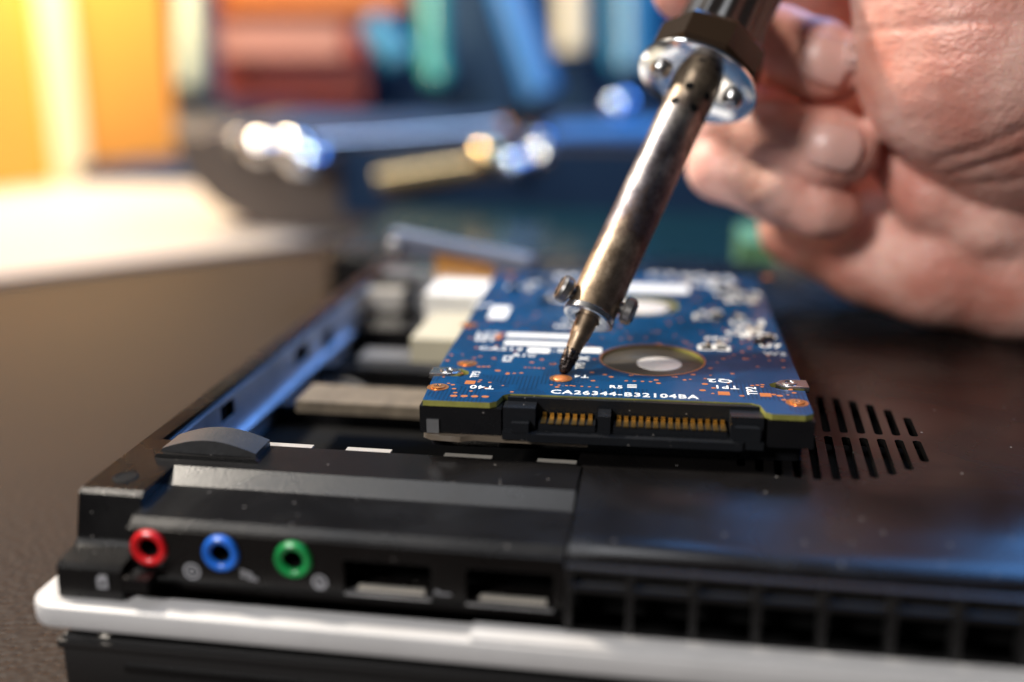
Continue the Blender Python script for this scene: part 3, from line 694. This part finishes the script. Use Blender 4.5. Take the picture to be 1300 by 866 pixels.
# clamp screws either side of the barrel end
for s, zc, ang in ((1, E0+4.9, .10), (-1, E0+3.2, .25)):
    dirv = Vector((s*math.cos(ang), -math.sin(ang), 0))
    Mx = basis(dirv*4.6 + Vector((0, 0, zc)), dirv, (0, 0, 1))
    sc = lathe('clamp_screw', [(1.2, 0), (1.2, .8), (2.3, .9), (2.7, 1.4), (2.7, 2.6), (2.3, 3.15), (1.2, 3.35), (.001, 3.38)], 'dark_steel', iron, 28, Mx)
    bm = bm_box(-1.8, 1.8, -.3, .3, 3.0, 3.42); bmesh.ops.transform(bm, matrix=Mx, verts=bm.verts)
    from_bm('screw_slot', bm, 'deep_black', sc)
DZ = 70.4
disc = lathe('heat_shield', [(5.2, DZ), (12.8, DZ), (13.1, DZ+.15), (13.1, DZ+.75), (12.8, DZ+.9), (5.2, DZ+.9)], 'chrome_disc', iron, 96)
for sx_, sy_ in ((8.1, -1.2), (-8.1, -.4)):
    lathe('shield_screw', [(2.3, 0), (2.25, .7), (1.9, 1.5), (1.2, 2.05), (.5, 2.2), (.4, 1.8), (.001, 1.7)], 'steel', disc, 32, basis((sx_, sy_, DZ), (0, 0, -1)))
    lathe('spacer_tube', [(2.0, 0), (2.0, 4.2)], 'steel', disc, 20, basis((sx_, sy_, DZ+.9), (0, 0, 1)))
# handle: faceted collar, then a fluted grip
lathe('collar', [(8.0, DZ+2.4), (11.4, DZ+2.6), (12.2, DZ+3.4), (12.2, DZ+9.0), (11.2, DZ+10.4), (9.2, DZ+11.4)], 'iron_collar', iron, 8, Matrix.Rotation(.2, 4, 'Z'), True, 20)
bm = bmesh.new(); rings = []
n = 72
for z, r in ((DZ+11, 9.4), (DZ+14, 9.0), (DZ+24, 8.8), (DZ+50, 9.2), (DZ+80, 10.0), (DZ+110, 9.8), (DZ+125, 8.0), (DZ+128, 5.0)):
    rings.append([bm.verts.new(((r+.38*math.cos(12*a))*math.cos(a), (r+.38*math.cos(12*a))*math.sin(a), z)) for a in (2*math.pi*i/n for i in range(n))])
for A_, B_ in zip(rings, rings[1:]):
    for i in range(n): bm.faces.new((A_[i], A_[(i+1) % n], B_[(i+1) % n], B_[i]))
bm.faces.new(rings[0][::-1]); bm.faces.new(rings[-1])
from_bm('grip', bm, 'iron_handle', iron, angle=50)
tube('power_cord', [(0, 0, DZ+127), (0, 0, DZ+160), (6, 12, DZ+200), (22, 40, DZ+230), (60, 80, DZ+240)], 3.0, 'rubber', iron)

# ------------------------------------------------------------------ hand
def P(px, py, t, r): 
    q = at(px, py, t); return (q.x, q.y, q.z, r)
fingers = [
    # middle, ring, little: proximal joint hidden behind, then knuckle on the left, then the curled tip
    [P(1120, 10, 300, 10), P(955, 20, 283, 9.6), P(905, 42, 268, 9.2), P(985, 58, 255, 9.0), P(1045, 80, 250, 9.3), P(1062, 84, 249, 7.6)],
    [P(1130, 120, 300, 10), P(955, 140, 280, 9.2), P(905, 165, 264, 8.8), P(985, 176, 252, 8.6), P(1055, 190, 246, 8.9), P(1074, 194, 245, 7.4)],
    [P(1120, 270, 300, 10), P(960, 225, 275, 8.4), P(915, 212, 260, 7.8), P(985, 243, 253, 7.4), P(1040, 262, 252, 7.2), P(1060, 268, 252, 6.2)],
]
index = [P(1100, -80, 300, 10), P(960, -60, 275, 9), P(885, -40, 258, 8.2), P(868, -14, 246, 7.4)]
thenar = [P(1150, -170, 226, 17), P(1218, -40, 228, 21.5), P(1246, 70, 232, 25), P(1300, 120, 240, 25.5), P(1430, 190, 250, 26), P(1640, 240, 268, 27), P(1900, 300, 290, 29)]
thumb = [P(1150, -170, 226, 17), P(1050, -230, 232, 12), P(985, -250, 240, 10)]
heel = [P(1010, 290, 290, 10), P(1110, 316, 272, 13.5), P(1190, 325, 264, 16.5), P(1290, 332, 262, 18.5), P(1440, 350, 266, 21), P(1640, 350, 276, 26), P(1900, 360, 292, 29)]
palm = [P(1150, 0, 315, 14), P(1260, 80, 300, 20), P(1330, 220, 285, 22), P(1180, 240, 300, 14), P(1640, 290, 280, 27)]
back = [P(1130, -60, 306, 14), P(1260, -90, 296, 22), P(1230, -190, 268, 20), P(1330, 20, 285, 26), P(1450, 150, 282, 28)]
fold = [P(1140, 205, 252, 6.5), P(1185, 246, 250, 9), P(1250, 272, 250, 11.5), P(1340, 285, 252, 14), P(1480, 290, 256, 18)]
H = 0.85
def hand_mesh():
    lo = np.array([-14, 196, -12], np.float32); hi = np.array([150, 342, 118], np.float32)
    n = np.ceil((hi-lo)/H).astype(int)
    X = (lo[0]+H*np.arange(n[0], dtype=np.float32))[:, None, None]; Y = (lo[1]+H*np.arange(n[1], dtype=np.float32))[None, :, None]; Z = (lo[2]+H*np.arange(n[2], dtype=np.float32))[None, None, :]
    def cone(a, b):
        ax, ay, az, ra = a; bx, by, bz, rb = b
        dx, dy, dz = bx-ax, by-ay, bz-az; L2 = dx*dx+dy*dy+dz*dz
        t = np.clip(((X-ax)*dx+(Y-ay)*dy+(Z-az)*dz)/L2, 0, 1)
        return np.sqrt((X-ax-t*dx)**2+(Y-ay-t*dy)**2+(Z-az-t*dz)**2) - (ra+(rb-ra)*t)
    def smin(a, b, k):
        h = np.clip(.5+.5*(b-a)/k, 0, 1); return b+(a-b)*h-k*h*(1-h)
    def chain(c, k):
        f = None
        for a, b in zip(c, c[1:]):
            g = cone(a, b); f = g if f is None else smin(f, g, k)
        return f
    f = smin(chain(palm, 6), chain(back, 6), 6); f = smin(f, chain(heel, 5), 4.0)
    f = smin(f, chain(fold, 3), 2.2)
    th = smin(chain(thenar, 6), chain(thumb, 5), 5)
    f = smin(f, th, 1.4)
    fs = None
    for c in fingers + [index]:
        g = chain(c, 2.5); fs = g if fs is None else smin(fs, g, .7)
    # fingers merge into the palm only at their roots
    f = smin(f, fs, 1.2)
    # surface nets
    s = f < 0
    c = np.zeros(tuple(k-1 for k in f.shape), np.int8)
    for i in (0, 1):
        for j in (0, 1):
            for k in (0, 1): c += s[i:i+c.shape[0], j:j+c.shape[1], k:k+c.shape[2]]
    act = (c > 0) & (c < 8); idx = -np.ones(c.shape, np.int64); ii = np.argwhere(act); idx[act] = np.arange(len(ii))
    acc = np.zeros((len(ii), 3)); cnt = np.zeros(len(ii))
    corners = [(i, j, k) for i in (0, 1) for j in (0, 1) for k in (0, 1)]
    for a in corners:
        for ax in range(3):
            if a[ax] == 0:
                b = list(a); b[ax] = 1
                fa = f[tuple((ii+a).T)]; fb = f[tuple((ii+b).T)]; m = (fa < 0) != (fb < 0)
                t = np.where(m, fa/np.where(m, fa-fb, 1), 0); p = np.array(a, float)[None, :].repeat(len(ii), 0); p[:, ax] += t
                acc[m] += p[m]; cnt[m] += 1
    V = lo + H*(ii + acc/cnt[:, None])
    faces = []
    for ax in range(3):
        o1, o2 = [(1, 2), (2, 0), (0, 1)][ax]
        sl0 = [slice(None)]*3; sl1 = [slice(None)]*3; sl0[ax] = slice(0, -1); sl1[ax] = slice(1, None)
        e = s[tuple(sl0)] != s[tuple(sl1)]; pts = np.argwhere(e)
        ok = (pts[:, o1] > 0) & (pts[:, o2] > 0) & (pts[:, o1] < c.shape[o1]) & (pts[:, o2] < c.shape[o2]) & (pts[:, ax] < c.shape[ax])
        pts = pts[ok]; inside = s[tuple(pts.T)]
        u = np.zeros(3, int); u[o1] = 1; v = np.zeros(3, int); v[o2] = 1
        q = np.stack([idx[tuple((pts-u-v).T)], idx[tuple((pts-v).T)], idx[tuple(pts.T)], idx[tuple((pts-u).T)]], 1)
        q[~inside] = q[~inside][:, ::-1]; faces.append(q)
    Fq = np.concatenate(faces)
    return V, Fq
V, Fq = hand_mesh()
# smooth lightly, then press the palm creases in
nbr = [None]
def smooth(V, Fq, it):
    e = np.concatenate([Fq[:, [0, 1]], Fq[:, [1, 2]], Fq[:, [2, 3]], Fq[:, [3, 0]]]); e = np.concatenate([e, e[:, ::-1]])
    for _ in range(it):
        acc = np.zeros_like(V); cnt = np.zeros(len(V)); np.add.at(acc, e[:, 0], V[e[:, 1]]); np.add.at(cnt, e[:, 0], 1)
        V = V*.5 + .5*acc/np.maximum(cnt, 1)[:, None]
    return V
# keep the outer skin only (drops any closed pocket left inside the fist)
lab = np.arange(len(V))
while True:
    m = lab[Fq].min(1); new = lab.copy()
    for k in range(4): np.minimum.at(new, Fq[:, k], m)
    new = new[new]
    if (new == lab).all(): break
    lab = new
ids, cnts = np.unique(lab, return_counts=True); print('hand pieces', cnts)
main = lab == ids[cnts.argmax()]; remap = np.cumsum(main)-1
Fq = remap[Fq[main[Fq[:, 0]]]]; V = V[main]
V = smooth(V, Fq, 3)
def normals(V, Fq):
    nrm = np.cross(V[Fq[:, 2]]-V[Fq[:, 0]], V[Fq[:, 3]]-V[Fq[:, 1]]); acc = np.zeros_like(V)
    for k in range(4): np.add.at(acc, Fq[:, k], nrm)
    return acc/np.maximum(np.linalg.norm(acc, axis=1), 1e-9)[:, None]
NV = normals(V, Fq)
if (NV*(V-V.mean(0))).sum() < 0: Fq = Fq[:, ::-1]; NV = -NV
rel = V-np.array(CAM); zz = rel@np.array(FW); sx = CX+F_PX*(rel@np.array(RT))/zz; sy = CY-F_PX*(rel@np.array(UP))/zz
facing = (NV*rel).sum(1) < 0
creases = [([(1080, 42), (1150, 36), (1230, 27), (1300, 25), (1380, 30)], 3.0, .75), ([(1190, 205), (1240, 190), (1300, 165), (1360, 150)], 4.0, .6), ([(1205, 222), (1260, 208), (1330, 185)], 3.5, .6),
           ([(1150, 120), (1210, 112), (1290, 105)], 4, .22), ([(1215, 236), (1270, 232), (1330, 222)], 3.5, .5), ([(1120, 75), (1180, 70), (1260, 66)], 4, .2), ([(1155, 152), (1230, 150), (1300, 140)], 4, .22),
           ([(1190, 340), (1240, 330), (1300, 335)], 4, .3)]
disp = np.zeros(len(V))
for pts, wd_, dp in creases:
    dmin = np.full(len(V), 1e9)
    for (x0, y0), (x1, y1) in zip(pts, pts[1:]):
        t = np.clip(((sx-x0)*(x1-x0)+(sy-y0)*(y1-y0))/((x1-x0)**2+(y1-y0)**2), 0, 1)
        dmin = np.minimum(dmin, np.hypot(sx-x0-t*(x1-x0), sy-y0-t*(y1-y0)))
    disp += .6*dp*np.exp(-(dmin/(wd_*1.6))**2)
V = V - NV*(disp*facing*(zz < 275))[:, None]
me = bpy.data.meshes.new('hand')
hb = V.mean(0)
me.from_pydata(((V-hb)*S).tolist(), [], Fq.tolist()); me.update()
hand = link('hand', me, 'skin', None, True); hand.location = Vector(hb)*S
hand['_world'] = 1; hand.matrix_basis = Matrix.Translation(Vector(hb)*S)
tag(hand, 'bare hand gripping the handle of the soldering iron, fingers curled', 'hand')
slv = [at(1405, 270, 256), at(1440, 275, 258), at(1640, 300, 275), at(1900, 335, 292)]
tube('added_sleeve', slv, [33, 36, 40, 44], 'added_sleeve', hand, 40)  # unseen, added out of frame as something blue for the laptop to reflect
# fingernails
from mathutils.bvhtree import BVHTree
bvh = BVHTree.FromPolygons([Vector(v) for v in V], Fq.tolist())
def nail(px, py, c, wid, ln, tilt=(0, 0, 0)):
    a = Vector(c[3][:3]); b = Vector(c[5][:3]); d = (b-a).normalized()
    hit = bvh.ray_cast(CAM, ray(px, py).normalized())
    ctr, nn = hit[0], (hit[1] if hit[1].dot(ray(px, py)) < 0 else -hit[1])
    dor = (nn + Vector(tilt)).normalized(); d = (d-dor*d.dot(dor)).normalized(); side = d.cross(dor)
    bm = bmesh.new(); nu = nv_ = 16; g = []
    for i in range(nu+1):
        u = -1+2*i/nu; rowv = []
        for j in range(nv_+1):
            v = -1+2*j/nv_
            k = (1-abs(u)**3.0)**.36 if u < 0 else (1-abs(u)**4)**.25
            q = ctr + d*(u*ln) + side*(v*wid*max(k, .05))
            h = bvh.ray_cast(q+dor*12, -dor)
            p = h[0] if h[0] is not None else q
            rowv.append(bm.verts.new(p + dor*(.45-.3*(abs(u) > .9)-.35*abs(v)**4)))
        g.append(rowv)
    for i in range(nu):
        for j in range(nv_): bm.faces.new((g[i][j], g[i+1][j], g[i+1][j+1], g[i][j+1]))
    bmesh.ops.smooth_vert(bm, verts=bm.verts, factor=.5, use_axis_x=True, use_axis_y=True, use_axis_z=True)
    bmesh.ops.solidify(bm, geom=bm.faces[:], thickness=.45)
    return from_bm('fingernail', bm, 'nail', hand, True)
nail(1052, 76, fingers[0], 5.0, 6.3); nail(1060, 186, fingers[1], 4.9, 6.3)

# ------------------------------------------------------------------ background things
# slim dark teal device lying behind the laptop
dev = thing('tablet', 'dark teal glossy slab lying flat behind the laptop', 'tablet', (-60, 470, DESK), world=True)
plate('tablet_body', [rrect(-136, 150, 392, 505, 8)], 24, 'black_plastic', dev, Matrix.Translation((0, 0, DESK+.1)), 1.5)
plate('tablet_glass', [rrect(-132, 146, 396, 501, 6)], 1.0, 'teal_glass', dev, Matrix.Translation((0, 0, DESK+24.2)), .3)
# green board with a pale plug
gb = thing('plug_board', 'small green circuit board with a pale plug behind the hand', 'circuit board', (40, 372, -10.0), world=True)
box('board', 22, 62, 360, 396, -9.7, 4, 'green_board', gb, 1)
box('plug', 34, 52, 352, 360.0, -9, 6, 'cream_tape', gb, 1.5, 3)
# tool case
case = thing('tool_case', 'dark rounded tool case standing open behind the laptop', 'tool case', (-60, 620, DESK), world=True)
cl = at(243, 160, 585); 
CXL, CYF, CYB, CZT = cl.x, 540.0, 700.0, 14.0
pts = [(CXL+420, DESK+4), (CXL+420, CZT), (CXL-1, CZT+4)]
for i in range(13):
    a = math.radians(180+90*i/12); pts.append((CXL+62+62*math.cos(a), DESK+4+50+50*math.sin(a)))
prism('case_shell', pts, XZ, CYF, CYB, 'case_shell', case, 4, 3)
box('case_lining', CXL+90, CXL+415, CYF-1.2, CYF+30, -22, CZT+.6, 'case_inside', case, 1)
box('tray_lining', CXL+16, CXL+418, CYF+2, CYB-2, CZT+2.6, CZT+5.0, 'tray_blue', case, .4)
la, lb = at(208, 150, 960), at(1000, 150, 960)
plate('case_lid', [rrect(la.x, lb.x, -20, 300, 45, 6)], 16, 'case_inside', case, Matrix.Translation((0, 1030, 0)) @ Matrix.Rotation(math.pi/2, 4, 'X'), 2)
box('case_hinge_floor', la.x+40, lb.x-40, 702, 1010, DESK+4, DESK+14, 'tray_blue', case, 2)
for ft in (CXL+70, CXL+390): lathe('case_foot', [(7, DESK+.05), (7, DESK+4.5)], 'rubber', case, 16, Matrix.Translation((ft, 600, 0)))

def bar(name, label, cat, m, p0, p1, r, parts=None, rs=None):
    t = thing(name, label, cat, p0, world=True)
    tube('shank' if parts is None else parts, [p0, Vector(p0).lerp(Vector(p1), .33), Vector(p0).lerp(Vector(p1), .66), p1], rs or r, m, t, 16)
    return t
# tools lying along the case rim
t = bar('wrench', 'long chrome wrench lying along the tool case rim', 'wrench', 'sky_tint_steel', at(400, 188, 556), at(655, 168, 566), 7, rs=[7, 6, 6, 7])
lathe('wrench_head', [(.1, -6), (11, -6), (13, -3), (13, 3), (11, 6), (.1, 6)], 'chrome', t, 24, basis(at(386, 195, 554), (0, -.4, 1)))
lathe('wrench_head', [(.1, -6), (12, -6), (14, -3), (14, 3), (12, 6), (.1, 6)], 'chrome', t, 24, basis(at(668, 160, 566), (0, -.4, 1)))
t = bar('screwdriver', 'brass-coloured driver with chrome ferrule on the tool case rim', 'screwdriver', 'brass', at(480, 232, 545), at(610, 212, 548), 6.5, parts='handle')
tube('ferrule', [at(612, 212, 548), at(640, 208, 549), at(690, 204, 550), at(742, 200, 551)], [8, 9, 8.5, 7], 'chrome', t, 20)
def knob(px, py, t_, r, m, label, name='socket', cat='socket'):  # balls shaped and placed to catch lamp glints as blurred discs
    prof = [(max(.01, r*math.sin(a)), -r*.92*math.cos(a)) for a in (math.pi*k/12 for k in range(13))]
    return tag(lathe(name, prof, m, None, 28, basis(at(px, py, t_), (.1, -.3, 1)), False, 80), label, cat, 'metal balls shaped for highlights in the tool case')
knob(618, 197, 540, 8, 'brass', 'brass-toned round knob beside the brass driver ferrule')
knob(690, 198, 545, 9, 'chrome', 'bright chrome ball socket on the middle of the driver ferrule')
knob(655, 210, 536, 7.5, 'sky_tint_steel', 'bluish steel knob below the brass-toned knob')
knob(685, 184, 552, 7, 'sky_tint_steel', 'bluish steel knob resting on the right end of the long wrench')
knob(396, 204, 540, 8, 'sky_tint_steel', 'bluish steel knob under the left head of the long wrench')
knob(372, 186, 545, 8.5, 'chrome', 'chrome ball socket touching the left head of the long wrench')
knob(334, 188, 552, 9, 'chrome', 'chrome ball socket at the rounded end of the tool case')
knob(306, 182, 560, 7, 'dark_steel', 'dull dark knob at the rounded end of the tool case')
knob(788, 136, 575, 9, 'sky_tint_steel', 'bluish steel knob behind the iron barrel', 'socket')
t = bar('pliers', 'blue-handled tool lying in the tool case behind the iron barrel', 'pliers', 'blue_tool', at(700, 185, 566), at(905, 172, 572), 10, parts='handle')
# tools held in the lid
def lidtool(name, label, cat, m, px0, py0, px1, py1, t_, r):
    return bar(name, label, cat, m, at(px0, py0, t_*1.38), at(px1, py1, t_*1.38), r*1.38, parts='handle')
def lidbox(name, label, cat, m, x0, y0, x1, y1, t_, dep=14):
    t_ *= 1.38; a = at(x0, y1, t_); b = at(x1, y0, t_)
    o = prism(name, rrect(a.x, b.x, a.z, b.z, min(6, abs(b.z-a.z)*.3), 4), XZ, (a.y+b.y)/2, (a.y+b.y)/2+dep, m, None, 1.5)
    return tag(o, label, cat)
lidbox('organizer_box', 'red plastic organizer box held in the case lid', 'box', 'red_tool', 262, -80, 470, 130, 672)
lidbox('file_set', 'pale pink strip across the red organizer box', 'pouch', 'pink_tool', 270, 30, 440, 72, 655, 8)
lidbox('orange_pouch', 'orange strip along the top of the red organizer box', 'pouch', 'orange_tool', 270, -40, 520, 14, 656, 8)
lidtool('screwdriver', 'pale green screwdriver at the lid edge beside the orange wall', 'screwdriver', 'pale_tool', 238, -120, 242, 110, 652, 8)
lidtool('screwdriver', 'teal screwdriver upright in the case lid with round end', 'screwdriver', 'teal_tool', 548, -120, 552, 92, 650, 9)
knob(556, 96, 880, 11, 'teal_tool', 'glossy teal knob at the foot of the teal screwdriver', 'knob', 'knob')
lidtool('wrench', 'light blue rounded wrench held beside the teal screwdriver', 'wrench', 'sky_tool', 470, 30, 512, 75, 648, 10)
lidtool('screwdriver', 'blue screwdriver leaning diagonally in the case lid', 'screwdriver', 'blue_tool', 622, -80, 690, 120, 650, 11)
lidtool('brush', 'cream handled brush hanging upright in the case lid', 'brush', 'cream_tool', 728, -120, 730, 68, 650, 11)
lidtool('screwdriver', 'bright blue handled screwdriver near the iron collar', 'screwdriver', 'sky_tool', 805, -120, 806, 92, 650, 17)
